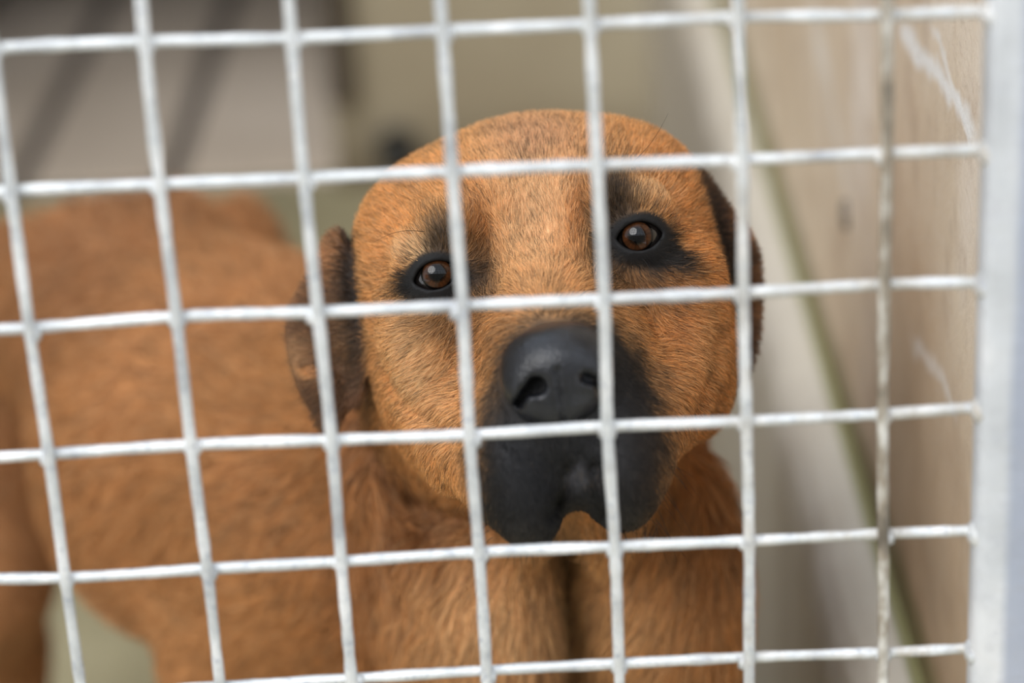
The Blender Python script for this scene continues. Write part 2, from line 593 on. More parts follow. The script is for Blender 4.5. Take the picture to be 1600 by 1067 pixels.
EAR_L = [(512, 362), (540, 358), (562, 400), (566, 470), (578, 540), (580, 600), (566, 640), (545, 650), (524, 690), (503, 684), (472, 640), (448, 590), (436, 530), (441, 490), (462, 450), (490, 400)]
EAR_R = [(1076, 262), (1104, 272), (1126, 300), (1150, 332), (1180, 368), (1195, 420), (1193, 500), (1182, 560), (1163, 598), (1142, 606), (1122, 560), (1112, 480), (1098, 380)]
def px_to_L(poly, d): return np.array([LP(a, b, d)[:2] for a, b in poly])
EL, ER = smooth_poly(px_to_L(EAR_L, 1.085), 3), smooth_poly(px_to_L(EAR_R, 1.09), 3)
EYES = [LP(681, 429, 1.02), LP(999, 368, 1.02)]
for e in EYES: e[2] = -9.5


def noise3(p, s, seed=0):
    r = np.random.default_rng(seed); out = np.zeros(len(p))
    for k in range(7):
        d = r.normal(size=3); d /= np.linalg.norm(d)
        out += np.sin(p @ d * s * (0.7 + .6 * r.random()) + r.random() * 6.28 + 1.3 * np.sin(p @ r.normal(size=3) * s * .5))
    return out / 4.0


def line_d(xy, path):
    d = np.full(len(xy), 1e9)
    for a, b in zip(path, path[1:]):
        e = b - a; w = xy - a
        h = np.clip((w @ e) / (e @ e), 0, 1)
        d = np.minimum(d, np.sum((w - h[:, None] * e) ** 2, 1))
    return np.sqrt(d)


def soft(x): return 1 / (1 + np.exp(-np.clip(x, -60, 60)))


CREASE = [(px_to_L(a, dd), amp, wd) for a, dd, amp, wd in [
    ([(596, 500), (602, 555), (622, 606), (655, 644), (705, 670)], 1.03, 3.4, 4.0),
    ([(572, 500), (588, 600), (622, 690), (660, 745)], 1.05, 1.5, 3.0),
    ([(1116, 520), (1106, 580), (1078, 640)], 1.03, 1.8, 3.0),
    ([(900, 285), (916, 335), (926, 400)], 1.01, 3.6, 4.2),
    ([(738, 305), (764, 360), (770, 425)], 1.01, 3.4, 5.0),
    ([(716, 440), (745, 505), (752, 580)], 1.0, 1.8, 4.0),
    ([(975, 430), (1010, 470), (1030, 520)], 1.0, 1.6, 3.5),
    ([(640, 350), (668, 336), (700, 345)], 1.01, 1.6, 3.0),
    ([(985, 285), (1020, 280), (1060, 310)], 1.01, 1.4, 3.0),
    ([(610, 470), (650, 480), (700, 486)], 1.01, 1.4, 2.5),
    ([(862, 806), (880, 772), (888, 728)], .96, 3.0, 2.6), ([(948, 806), (936, 772), (928, 728)], .96, 3.0, 2.6),
    ([(775, 700), (800, 770), (812, 830)], .96, -1.5, 5), ([(905, 735), (908, 760), (910, 775)], .96, -2.0, 4),
    ([(985, 412), (1030, 412), (1062, 440)], 1.01, 1.4, 2.5)]]


def head_sdf(p):
    d = ell(p, (0, 8, -62), (77, 64, 66))
    for s in (-1, 1):
        d = smin(d, ell(p, (s * 38, 26, -62), (37, 36, 46)), 10)
        d = smin(d, ell(p, (s * 46, -30, -52), (31, 50, 46)), 14)
        d = smin(d, ell(p, (s * 31, 29, -9), (23, 11, 14), rz(-s * 12)), 12)
        d = smin(d, ell(p, (s * 52, -8, -18), (20, 18, 17)), 14)
    d = smin(d, ell(p, (0, -55, -45), (50, 40, 58)), 16)
    d = smin(d, cone(p, (0, 2, -14), (-3, -38, 56), 26, 20), 16)
    d = smin(d, cone(p, (0, -38, 0), (-4, -52, 47), 38, 29), 12)
    # cheek rolls that run from below the eyes to the mouth corners
    d = smin(d, cone(p, (-56, -20, -18), (-48, -64, -12), 15, 14), 9)
    d = smin(d, cone(p, (54, -20, -20), (43, -60, -14), 15, 13), 9)
    # hanging upper lips
    d = smin(d, ell(p, (-25, -70, 38), (17, 32, 36), rz(4)), 7)
    d = smin(d, ell(p, (14, -73, 38), (19, 29, 36), rz(-4)), 7)
    d = smin(d, cone(p, (-25, -70, 30), (-36, -58, -2), 22, 22), 10)
    d = smin(d, cone(p, (16, -70, 30), (30, -56, -2), 20, 22), 10)
    d = smin(d, ell(p, (-6, -78, 36), (12, 12, 26)), 5)
    # stop and inner brow hollows
    for s in (-1, 1):
        d = smax(d, -ell(p, (s * 22, 14, 17), (7, 20, 10), rz(s * 8)), 9)
    d = smax(d, -ell(p, (0, 42, 12), (7, 24, 8)), 14)
    # lip cleft
    d = smax(d, -cone(p, (-4, -56, 80), (-6, -72, 78), 1.6, 1.8), 2.5)
    d = smax(d, -cone(p, (-6, -74, 80), (-8, -92, 60), 3.2, 5.0), 5)
    # folds under the cheek
    for path, amp, wd in CREASE:
        d = d + amp * np.exp(-(line_d(p[:, :2], path) / wd) ** 2) * soft((p[:, 2] + 45) / 6)
    # eyes: lid shell, then the almond opening
    for k, e in enumerate(EYES):
        s = -1 if k == 0 else 1
        d = smax(d, -ell(p, e + (0, -2, 18), (19, 13, 12)), 9)
        d = smin(d, np.linalg.norm(p - e - (0, .3, 0), axis=1) - 14.0, 11)
        q = (p - e) @ rz(-s * 4 if k else 6)
        rho, off = (10.6, 4.1) if k else (11.0, 4.7)
        c1 = np.hypot(q[:, 0], q[:, 1] + off + .9) - rho
        c2 = np.hypot(q[:, 0], q[:, 1] - off - .3) - rho
        cut = np.maximum(np.maximum(c1, c2), -q[:, 2])
        d = smax(d, -cut, 1.2)
        d = np.maximum(d, -(np.linalg.norm(p - e, axis=1) - 12.35))
    return d


def ear_sdf(p):
    # left flap: folded, front rim turned out
    x, y = p[:, 0], p[:, 1]
    a = poly_sd(p[:, :2], EL)
    u = (x + 100) / 30
    zc = -62 + 9 * np.sin(u * 2.2) - 10 * np.exp(-((x + 92) / 11) ** 2 - ((y + 25) / 18) ** 2) + 8 * np.exp(-((x + 98) / 7) ** 2 - ((y + 24) / 8) ** 2)
    t = 5.0 + 2 * np.exp(-((x + 75) / 9) ** 2)
    d1 = smax(a + 2, np.abs(p[:, 2] - zc) - t, 6)
    b = poly_sd(p[:, :2], ER)
    zc = -64 - 10 * ((x - 78) / 25) ** 2 + 5 * np.sin(y / 14)
    d2 = smax(b + 2, np.abs(p[:, 2] - zc) - 6, 6)
    return np.minimum(d1, d2)


NECK_A = L2W((0, -12, -92)) * 1000
def body_sdf(pw):
    p = pw
    d = cone(p, NECK_A, (150, 330, 455), 74, 98)
    d = smin(d, cone(p, (145, 312, 415), (5, 455, 404), 98, 103), 50)
    d = smin(d, cone(p, (5, 455, 404), (-80, 590, 446), 103, 66), 50)
    d = smin(d, cone(p, (-80, 590, 446), (-168, 705, 438), 66, 76), 50)
    # breast with two pectoral rolls
    lob = smin(ell(p, (142, 212, 425), (42, 40, 90)), ell(p, (232, 228, 425), (36, 38, 90)), 6)
    d = smin(d, lob, 14)
    # throat folds
    d = smin(d, cone(p, (120, 215, 555), (190, 190, 505), 34, 30), 16)
    # right fore leg (left in the picture)
    d = smin(d, cone(p, (55, 350, 420), (18, 350, 320), 70, 50), 30)
    def chain(pts, rs, k=14):
        nonlocal d
        for a, b, r1, r2 in zip(pts, pts[1:], rs, rs[1:]): d = smin(d, cone(p, a, b, r1, r2), k)
    def paw(c, dirv):
        nonlocal d
        c = np.array(c, float); dv = np.array(dirv, float); dv /= np.linalg.norm(dv); sv = np.array([-dv[1], dv[0], 0])
        d = smin(d, ell(p, c + (0, 0, 24), (33, 36, 24)), 10)
        for t in (-1.5, -.5, .5, 1.5):
            d = smin(d, ell(p, c + dv * (34 - 5 * abs(t)) + sv * t * 15 + (0, 0, 17), (12, 15, 16)), 5)
    chain([(18, 350, 320), (34, 350, 190), (45, 330, 130), (46, 325, 45)], [46, 30, 27, 24])
    paw((48, 312, 0), (.3, -1, 0))
    chain([(222, 300, 410), (228, 330, 310), (228, 305, 180), (228, 285, 120), (228, 275, 45)], [48, 42, 30, 27, 24])
    paw((228, 262, 0), (0, -1, 0))
    chain([(-178, 660, 400), (-192, 585, 265), (-205, 690, 150), (-200, 675, 45)], [78, 48, 27, 23], 22)
    paw((-188, 655, 0), (.4, -1, 0))
    chain([(-60, 720, 400), (-35, 660, 260), (-70, 775, 150), (-65, 760, 45)], [74, 50, 27, 23], 22)
    paw((-62, 740, 0), (.4, -1, 0))
    chain([(-160, 755, 455), (-205, 835, 390), (-235, 880, 270), (-245, 895, 170)], [34, 24, 17, 8], 20)
    return d


NECKF = [(px_to_L(a, 1.12), amp, wd) for a, amp, wd in [
    ([(556, 640), (588, 715), (636, 778), (705, 806), (760, 815)], 7, 9), ([(640, 780), (655, 822), (690, 850)], 5, 8),
    ([(560, 760), (600, 830), (660, 880)], -4, 12), ([(1075, 700), (1060, 800), (1050, 860)], 4, 8),
    ([(886, 860), (884, 930), (892, 1000), (896, 1080)], 12, 8), ([(520, 640), (500, 720), (470, 820)], 4, 12),
    ([(800, 900), (790, 960), (800, 1040)], -5, 16), ([(980, 900), (985, 960), (980, 1040)], -5, 16)]]


def dog_sdf(p):
    pw = L2W(p) * 1000
    db = body_sdf(pw)
    dh = head_sdf(p)
    # the fur and skin folds of the neck stay behind the jaw
    d = smin(dh, db, 26)
    m = soft((-p[:, 2] - 35) / 8) * soft((p[:, 2] + 230) / 10)
    for a, amp, wd in NECKF:
        d = d + amp * np.exp(-(line_d(p[:, :2], a) / wd) ** 2) * m
    d = smin(d, ear_sdf(p), 5)
    return d


def axis(lo, hi, fine):
    """coarse steps outside, the given fine ranges [(a, b, step)] inside"""
    out = [lo]; x = lo
    while x < hi:
        st = 8.0
        for a, b, s in fine:
            if a <= x < b: st = min(st, s)
            elif a - 8 <= x < a: st = min(st, max(s, 2.0))
        x += st; out.append(x)
    return np.array(out)


def surface_nets(sdf, X, Y, Z, B=8):
    nx, ny, nz = len(X), len(Y), len(Z)
    V = np.full((nx, ny, nz), 1e3, np.float32)
    bx = list(range(0, nx, B)); by = list(range(0, ny, B)); bz = list(range(0, nz, B))
    cs, idx = [], []
    for i in bx:
        for j in by:
            for k in bz:
                a = (X[i], Y[j], Z[k]); b = (X[min(i + B, nx - 1)], Y[min(j + B, ny - 1)], Z[min(k + B, nz - 1)])
                cs.append([(a[0] + b[0]) / 2, (a[1] + b[1]) / 2, (a[2] + b[2]) / 2, math.dist(a, b) / 2]); idx.append((i, j, k))
    cs = np.array(cs); dc = sdf(cs[:, :3])
    act = np.abs(dc) < cs[:, 3] * 1.4 + 6
    buf, where = [], []
    for (i, j, k), dv, a in zip(idx, dc, act):
        sl = (slice(i, min(i + B, nx)), slice(j, min(j + B, ny)), slice(k, min(k + B, nz)))
        if not a: V[sl] = dv; continue
        g = np.stack(np.meshgrid(X[sl[0]], Y[sl[1]], Z[sl[2]], indexing='ij'), -1)
        buf.append(g.reshape(-1, 3)); where.append((sl, g.shape[:3]))
    if buf:
        allp = np.concatenate(buf); dv = np.empty(len(allp))
        for s in range(0, len(allp), 400000): dv[s:s + 400000] = sdf(allp[s:s + 400000])
        o = 0
        for sl, sh in where:
            n = sh[0] * sh[1] * sh[2]; V[sl] = dv[o:o + n].reshape(sh); o += n
    S = V < 0
    c = S[:-1, :-1, :-1].astype(np.int8)
    tot = sum(S[a:nx - 1 + a, b:ny - 1 + b, e:nz - 1 + e].astype(np.int8) for a in (0, 1) for b in (0, 1) for e in (0, 1))
    ci, cj, ck = np.nonzero((tot > 0) & (tot < 8))
    ids = np.full((nx - 1, ny - 1, nz - 1), -1, np.int32); ids[ci, cj, ck] = np.arange(len(ci))
    acc = np.zeros((len(ci), 3)); cnt = np.zeros(len(ci))
    cor = [(a, b, e) for a in (0, 1) for b in (0, 1) for e in (0, 1)]
    for a in cor:
        for ax in range(3):
            if a[ax]: continue
            b = list(a); b[ax] = 1
            va = V[ci + a[0], cj + a[1], ck + a[2]].astype(float); vb = V[ci + b[0], cj + b[1], ck + b[2]].astype(float)
            m = (va < 0) != (vb < 0)
            t = np.where(m, va / np.where(m, va - vb, 1), 0)
            pa = np.stack([X[ci + a[0]], Y[cj + a[1]], Z[ck + a[2]]], 1); pb = np.stack([X[ci + b[0]], Y[cj + b[1]], Z[ck + b[2]]], 1)
            acc[m] += (pa + t[:, None] * (pb - pa))[m]; cnt[m] += 1
    vert = acc / cnt[:, None]
    quads = []
    for ax in range(3):
        sl0 = [slice(1, -1)] * 3; sl0[ax] = slice(0, -1)
        sl1 = [slice(1, -1)] * 3; sl1[ax] = slice(1, None)
        A, Bv = S[tuple(sl0)], S[tuple(sl1)]
        i, j, k = np.nonzero(A != Bv)
        flip = A[i, j, k]
        g = [i, j, k]
        for a2 in range(3):
            if a2 != ax: g[a2] = g[a2] + 1
        u, w = (ax + 1) % 3, (ax + 2) % 3
        def cid(du, dw):
            h = [g[0].copy(), g[1].copy(), g[2].copy()]; h[u] -= du; h[w] -= dw
            return ids[h[0], h[1], h[2]]
        q = np.stack([cid(1, 1), cid(0, 1), cid(0, 0), cid(1, 0)], 1)
        q[~flip] = q[~flip][:, ::-1]
        quads.append(q)
    quads = np.concatenate(quads)
    return vert, quads[(quads >= 0).all(1)]


def newton(sdf, v, it=2, eps=.4, lim=1.5):
    for _ in range(it):
        d = sdf(v)
        g = np.stack([(sdf(v + np.eye(3)[k] * eps) - sdf(v - np.eye(3)[k] * eps)) / (2 * eps) for k in range(3)], 1)
        n2 = np.maximum((g * g).sum(1), .3)
        v = v - np.clip(d, -lim, lim)[:, None] * g / n2[:, None]
    return v


def build_mesh(name, v, q, mat):
    me = bpy.data.meshes.new(name)
    me.vertices.add(len(v)); me.vertices.foreach_set('co', v.astype(np.float32).ravel())
    me.loops.add(len(q) * 4); me.loops.foreach_set('vertex_index', q.astype(np.int32).ravel())
    me.polygons.add(len(q)); me.polygons.foreach_set('loop_start', np.arange(len(q), dtype=np.int32) * 4)
    me.polygons.foreach_set('loop_total', np.full(len(q), 4, np.int32))
    me.polygons.foreach_set('use_smooth', np.ones(len(q), bool))
    me.update(calc_edges=True)
    me.validate()
    o = bpy.data.objects.new(name, me); COL.objects.link(o)
    me.materials.append(mat)
    return o


def set_color(me, col):
    a = me.color_attributes.new('coat', 'FLOAT_COLOR', 'POINT')
    a.data.foreach_set('color', np.concatenate([lin(np.clip(col, 0, 1)), np.ones((len(col), 1))], 1).astype(np.float32).ravel())


# ---- coat pattern with some painted light and shade, laid on the dog's own surface
MASK = smooth_poly([(815, 512), (860, 494), (915, 498), (965, 520), (1000, 560), (1028, 620), (1042, 680), (1040, 740), (1036, 800), (1010, 850), (940, 860), (870, 870), (800, 868), (760, 850), (750, 780), (748, 700), (760, 640), (772, 590), (788, 545)], 4)
FOLDS = [px_to_L(a, 1.11) for a in ([(556, 640), (588, 715), (636, 778), (705, 806), (760, 815)], [(640, 780), (655, 822), (680, 846)])]


def coat(pl):
    """sRGB coat colour at points given in head space (mm)"""
    pw = L2W(pl)
    px, py, dep = proj(pw)
    n1 = noise3(pl, .09, 1); n2 = noise3(pl, .35, 2); n3 = noise3(pl, .03, 3)
    col = np.tile([.81, .59, .35], (len(pl), 1))
    def lay(c, m):
        nonlocal col
        m = np.clip(m, 0, 1)[:, None]
        col = col * (1 - m) + np.array(c) * m
    lay((.75, .47, .24), soft(n3 * 3) * .35)
    lay((.88, .65, .42), soft(n1 * 3 - 2) * .35)
    front = soft((pl[:, 2] + 95) / 6) * soft((1.13 - dep) * 60)
    def blob(c, x, y, rx, ry, ang, k, sh=1.0, fr=True):
        a = math.radians(ang)
        u = ((px - x) * math.cos(a) + (py - y) * math.sin(a)) / rx
        w = (-(px - x) * math.sin(a) + (py - y) * math.cos(a)) / ry
        r = np.sqrt(u * u + w * w) + .10 * n2 + .08 * n1
        lay(c, k * soft((1 - r) * 7 * sh) * (front if fr else 1))
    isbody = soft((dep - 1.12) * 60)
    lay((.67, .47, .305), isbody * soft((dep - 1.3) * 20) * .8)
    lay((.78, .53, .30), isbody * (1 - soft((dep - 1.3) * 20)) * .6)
    # head tan
    big = noise3(pl, .014, 31) + .5 * noise3(pl, .03, 32)
    lay((.50, .31, .17), isbody * soft(big * 2.5 - 1.2) * .55)
    lay((.82, .60, .42), isbody * soft(-big * 2.5 - 1.6) * .45)
    lay((.95, .775, .58), front * .85 * np.exp(-((px - 850) / 120) ** 2 - ((py - 330) / 130) ** 2))
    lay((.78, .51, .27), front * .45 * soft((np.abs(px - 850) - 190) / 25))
    blob((.70, .53, .42), 830, 212, 70, 38, 0, .6, .5)
    blob((.93, .78, .58), 655, 570, 42, 95, -18, .75, .5)
    blob((.91, .73, .52), 1090, 540, 34, 60, 10, .5, .5)
    blob((.94, .80, .62), 655, 385, 38, 16, -20, .7, .6)
    blob((.94, .79, .60), 1020, 305, 30, 16, 25, .6, .6)
    blob((.66, .38, .16), 752, 350, 28, 62, -8, .6, .5)  # shading of both inner brow hollows, painted in deeper orange
    blob((.66, .38, .16), 905, 345, 22, 58, 8, .55, .5)
    blob((.56, .32, .14), 1060, 500, 30, 60, 0, .45, .4)
    DK = (.085, .075, .07)
    blob(DK, 690, 372, 24, 38, 10, .75, .5)
    blob(DK, 745, 440, 26, 34, 0, .75, .5)
    blob((.28, .18, .10), 735, 400, 30, 60, 0, .45, .4)
    blob(DK, 968, 305, 24, 40, -25, .78, .45)
    blob(DK, 950, 375, 22, 75, 0, .75, .5)
    blob((.25, .16, .09), 1000, 440, 66, 34, 5, .55, .5)
    blob((.25, .16, .09), 690, 500, 52, 30, 0, .45, .5)
    blob((.45, .28, .15), 760, 520, 34, 60, 20, .4, .5)
    blob((.055, .052, .055), 678, 443, 58, 31, -8, 1.0, 1.3)
    blob((.055, .052, .055), 1008, 383, 54, 37, 12, 1.0, 1.3)
    blob(DK, 1055, 400, 34, 16, 35, .9, 1)
    # muzzle mask
    mk = poly_sd(np.stack([px, py], 1), MASK)
    mk = soft((-(mk) + 10 * n2 + 6 * n1) / 9) * soft((pl[:, 2] + 18) / 5)
    lay((.115, .112, .118), mk)
    blob((.36, .36, .38), 905, 745, 34, 16, 0, .6 , .6)
    blob((.27, .25, .23), 820, 835, 34, 22, 0, .5, .4)
    blob((.25, .24, .22), 990, 815, 28, 20, 0, .45, .4)
    # ears
    inL = soft(-poly_sd(pl[:, :2], EL) + 3) * soft((pl[:, 0] + 76 + 0 * n2) / -2.0)
    inR = soft(-poly_sd(pl[:, :2], ER) + 3) * soft((pl[:, 0] - 74) / 2.0)
    inL2 = soft((-poly_sd(pl[:, :2], EL) + 2) / 1.5) * soft((-pl[:, 2] - 42) / 3) * soft((pl[:, 2] + 92) / 3) * soft((-pl[:, 0] - 70) / 2)
    inR2 = soft((-poly_sd(pl[:, :2], ER) + 2) / 1.5) * soft((-pl[:, 2] - 42) / 3) * soft((pl[:, 2] + 100) / 3) * soft((pl[:, 0] - 70) / 2)
    lay((.34, .235, .16), inL2 * .92); lay((.29, .20, .14), inR2 * .94)
    def eblob(c, x, y, rx, ry, ang, k, m, sh=.8):
        a = math.radians(ang)
        u = ((px - x) * math.cos(a) + (py - y) * math.sin(a)) / rx
        w = (-(px - x) * math.sin(a) + (py - y) * math.cos(a)) / ry
        r = np.sqrt(u * u + w * w) + .12 * n2 + .1 * n1
        lay(c, k * soft((1 - r) * 6 * sh) * m)
    eblob((.07, .065, .07), 552, 450, 18, 110, -4, .95, inL2)
    eblob((.66, .45, .28), 503, 405, 24, 48, 20, .8, inL2)
    eblob((.62, .46, .31), 470, 555, 24, 32, 0, .7, inL2)
    eblob((.88, .62, .38), 482, 580, 15, 10, 0, .95, inL2)
    eblob((.46, .33, .20), 540, 530, 14, 50, 0, .5, inL2)
    eblob((.60, .40, .25), 450, 470, 18, 40, 20, .7, inL2)
    eblob((.07, .06, .06), 1120, 400, 26, 110, -12, .9, inR2)
    eblob((.62, .40, .23), 1160, 350, 18, 34, -30, .8, inR2)
    eblob((.56, .37, .22), 1182, 470, 13, 60, 0, .6, inR2)
    blob((.46, .27, .12), 1100, 800, 60, 150, 0, .6, .4, False)  # shaded right side of the neck, painted into the coat
    blob((.52, .30, .14), 560, 960, 70, 110, 20, .5, .4, False)  # shaded side of the chest, painted likewise
    # dark throat hair deepened by painted shade; chest lobes lightened as if lit
    blob((.20, .15, .09), 884, 930, 24, 110, 0, .75, .6, False)
    lay((.97, .81, .60), isbody * .9 * np.exp(-((px - 770) / 120) ** 2 - ((py - 960) / 120) ** 2))
    lay((.95, .77, .55), isbody * .6 * np.exp(-((px - 985) / 80) ** 2 - ((py - 960) / 120) ** 2))
    blob((.42, .24, .11), 660, 845, 60, 20, 20, .4, .5, False)
    blob((.40, .25, .16), 180, 285, 120, 26, 0, .5, .5, False)
    col *= (1 + .05 * n2)[:, None]
    for k, e in enumerate(EYES):
        qe = (pl - e)
        re = np.hypot(qe[:, 0] / 10.8, (qe[:, 1] - .3) / 7.4)
        lay((.055, .052, .055), soft((1.20 + .07 * n2 - re) / .05) * (pl[:, 2] > -30))
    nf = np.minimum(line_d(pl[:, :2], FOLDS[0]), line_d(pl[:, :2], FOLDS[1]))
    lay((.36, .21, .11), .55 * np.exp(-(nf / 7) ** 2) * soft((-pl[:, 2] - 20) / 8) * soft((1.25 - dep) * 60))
    return np.clip(col, .02, 1)


def m_coat(name, rough=.65):
    s = Mat(name, rough)
    a = s.n.new('ShaderNodeAttribute'); a.attribute_name = 'coat'
    s.color(a.outputs['Color'])
    s.b.inputs['Specular IOR Level'].default_value = .35
    return s
mskin = m_coat('dog_skin', .7)
mskin.bump(mskin.noise(900, 3), .3, .0005)
mfur = m_coat('dog_fur', .5)

fx = [(-104, 100, 1.7), (-60, -26, 1.05), (28, 58, 1.05)]
fy = [(-116, 82, 1.7), (-4, 28, 1.05)]
fz = [(-85, 84, 1.8), (-14, 12, 1.1)]
v, q = surface_nets(dog_sdf, axis(-420, 220, fx), axis(-760, 100, fy), axis(-950, 100, fz))
v = newton(dog_sdf, v)
dog = build_mesh('dog', L2W(v), q, mskin.m)
vl = W2L(np.array([w.co for w in dog.data.vertices]))
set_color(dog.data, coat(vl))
tag(dog, 'large tan dog with black muzzle standing behind the wire, looking up', 'dog')

# ---- nose leather
def nose_sdf(p):
    d = ell(p, (-3, -34, 70), (20.5, 14, 18))
    d = smin(d, ell(p, (-10, -31, 70), (12, 11, 15)), 6)
    d = smin(d, ell(p, (5, -31, 70), (12, 11, 15)), 6)
    d = smin(d, ell(p, (-4, -46, 71), (17, 11, 14)), 8)
    for s, cx in ((-1, -15), (1, 9)):
        d = smin(d, ell(p, (cx, -38, 75), (8.5, 9, 11)), 5)
    d = smin(d, cone(p, (-3, -29, 60), (-3, -32, 75), 11, 11), 8)
    a = LP(838, 604, .93); b = LP(812, 630, .935)
    c = LP(915, 590, .93); e = LP(944, 612, .935)
    d = smax(d, -cone(p, (a[0], a[1], 88), (a[0] + 1, a[1] + 1, 66), 3.7, 2.5), 2.5)
    for pth, amp, wd in (([a, (a + b) / 2 + (-1.2, .8, 0), b], 4.5, 1.7), ([c, (c + e) / 2 + (1.2, .8, 0), e], 4.5, 1.7)):
        d = d + amp * np.exp(-(line_d(p[:, :2], [k_[:2] for k_ in pth]) / wd) ** 2) * soft((p[:, 2] - 66) / 2)
    d = d + 1.3 * np.exp(-(line_d(p[:, :2], [np.array(k_) for k_ in ((-3, -35), (-3.6, -44), (-4.4, -58))]) / 1.1) ** 2)
    return d
v, q = surface_nets(nose_sdf, np.arange(-30, 25, .75), np.arange(-62, -8, .75), np.arange(48, 98, .75))
v = newton(nose_sdf, v, 2, .2, .6)
s = Mat('nose_leather', .33)
s.color(s.ramp(s.noise(150, 3), [(.3, (.09, .093, .105)), (.7, (.145, .15, .17))]))
vo = s.n.new('ShaderNodeTexVoronoi'); vo.inputs['Scale'].default_value = 900
s.l.new(s.co, vo.inputs['Vector'])
s.bump(vo.outputs['Distance'], .35, .0006)
nose = build_mesh('nose', L2W(v), q, s.m)
nose.parent = dog
nose['label'] = 'grey-black leathery nose with open nostrils'

# ---- eyes
def cap(c, r, ang0, ang1, gaze, name, mat, parent, bulge=0, n=40, m=14):
    g = np.array(gaze, float); g /= np.linalg.norm(g)
    a = np.cross(g, [0, 1, 0]); a /= np.linalg.norm(a); b = np.cross(g, a)
    v, f = [], []
    for i in range(m + 1):
        t = math.radians(ang0 + (ang1 - ang0) * i / m)
        rr = r + bulge * (max(0, math.cos(t) - math.cos(math.radians(36))) / (1 - math.cos(math.radians(36)))) ** .8
        for k in range(n):
            ph = 2 * math.pi * k / n
            v.append(c + rr * (math.cos(t) * g + math.sin(t) * (math.cos(ph) * a + math.sin(ph) * b)))
    for i in range(m):
        for k in range(n):
            f.append((i * n + k, (i + 1) * n + k, (i + 1) * n + (k + 1) % n, i * n + (k + 1) % n))
    return mesh_obj(name, L2W(np.array(v)), f, mat, parent)

me_ = Mat('eye_white', .15); me_.color(me_.ramp(me_.noise(300, 3), [(.3, (.06, .05, .047)), (.7, (.13, .11, .10))]))
me_.b.inputs['Coat Weight'].default_value = 1; me_.b.inputs['Coat Roughness'].default_value = .03
mi = Mat('iris', .35)
ia = mi.n.new('ShaderNodeAttribute'); ia.attribute_name = 'coat'
mi.color(ia.outputs['Color'])
mi.b.inputs['Coat Weight'].default_value = 1; mi.b.inputs['Coat Roughness'].default_value = .02; mi.b.inputs['Coat IOR'].default_value = 1.42; mi.b.inputs['Specular IOR Level'].default_value = 0
for k, e in enumerate(EYES):
    gaze = (.06, .03, 1) if k == 0 else (-.10, .0, 1)
    eb = cap(e, 12.1, 30, 179, gaze, 'eyeball', me_.m, dog, m=20)
    ir = cap(e, 12.1, .5, 32, gaze, 'iris', mi.m, eb, bulge=1.4, m=26)
    n = 40; cl = []
    for i in range(27):
        t = i / 26
        for j in range(n):
            ph = j / n
            w = 1 + .25 * math.sin(j * 7.3) * math.sin(j * 2.1)
            k1 = min(1, max(0, (t - .36) / .22)); k2 = min(1, max(0, (.93 - t) / .12))
            kk = k1 * k2
            c = tuple(a_ * kk * w + .012 for a_ in (.22, .12, .055))
            cl.append(c)
    set_color(ir.data, np.array(cl))
    gl = cap(e, 12.15, 24, 30, gaze, 'tear_rim', me_.m, eb, m=2) if False else None

# ------------------------------------------------------------------ fur
me = dog.data
me.calc_loop_triangles()
nt = len(me.loop_triangles)
tri = np.empty(nt * 3, np.int32); me.loop_triangles.foreach_get('vertices', tri); tri = tri.reshape(-1, 3)
co = np.empty(len(me.vertices) * 3, np.float32); me.vertices.foreach_get('co', co); co = co.reshape(-1, 3).astype(float)
no = np.empty(len(me.vertices) * 3, np.float32); me.vertices.foreach_get('normal', no); no = no.reshape(-1, 3).astype(float)
area = np.linalg.norm(np.cross(co[tri[:, 1]] - co[tri[:, 0]], co[tri[:, 2]] - co[tri[:, 0]]), axis=1) / 2
cen = co[tri].mean(1); cenl = W2L(cen)
cn = no[tri].mean(1)
px, py, dep = proj(cen)
tocam = CAM - cen; tocam /= np.linalg.norm(tocam, axis=1)[:, None]
facing = (cn * tocam).sum(1)
ishead = (cenl[:, 2] > -105) & (cenl[:, 1] > -112) & (np.abs(cenl[:, 0]) < 108)
infr = (px > -60) & (px < 1660) & (py > -60) & (py < 1130)
dens = np.where(ishead, 5.0, np.where(dep < 1.3, .9, .42))
dens = dens * np.where(facing > -.25, 1, .12) * np.where(infr, 1, .25)
w = area * dens; NH = 310000
print('fur weights', w[ishead].sum() / w.sum(), area.sum())
pick = rng.choice(nt, NH, p=w / w.sum())
b1, b2 = rng.random(NH), rng.random(NH); fl = b1 + b2 > 1; b1[fl], b2[fl] = 1 - b1[fl], 1 - b2[fl]
def bary(a): return a[tri[pick, 0]] * (1 - b1 - b2)[:, None] + a[tri[pick, 1]] * b1[:, None] + a[tri[pick, 2]] * b2[:, None]
root = bary(co); nrm = bary(no); nrm /= np.linalg.norm(nrm, axis=1)[:, None] + 1e-9
rl = W2L(root); nl = nrm @ HB.T
hx, hy, dep = proj(root)
headw = soft((rl[:, 2] + 95) / 10) * soft((rl[:, 1] + 112) / 6) * (dep < 1.16)
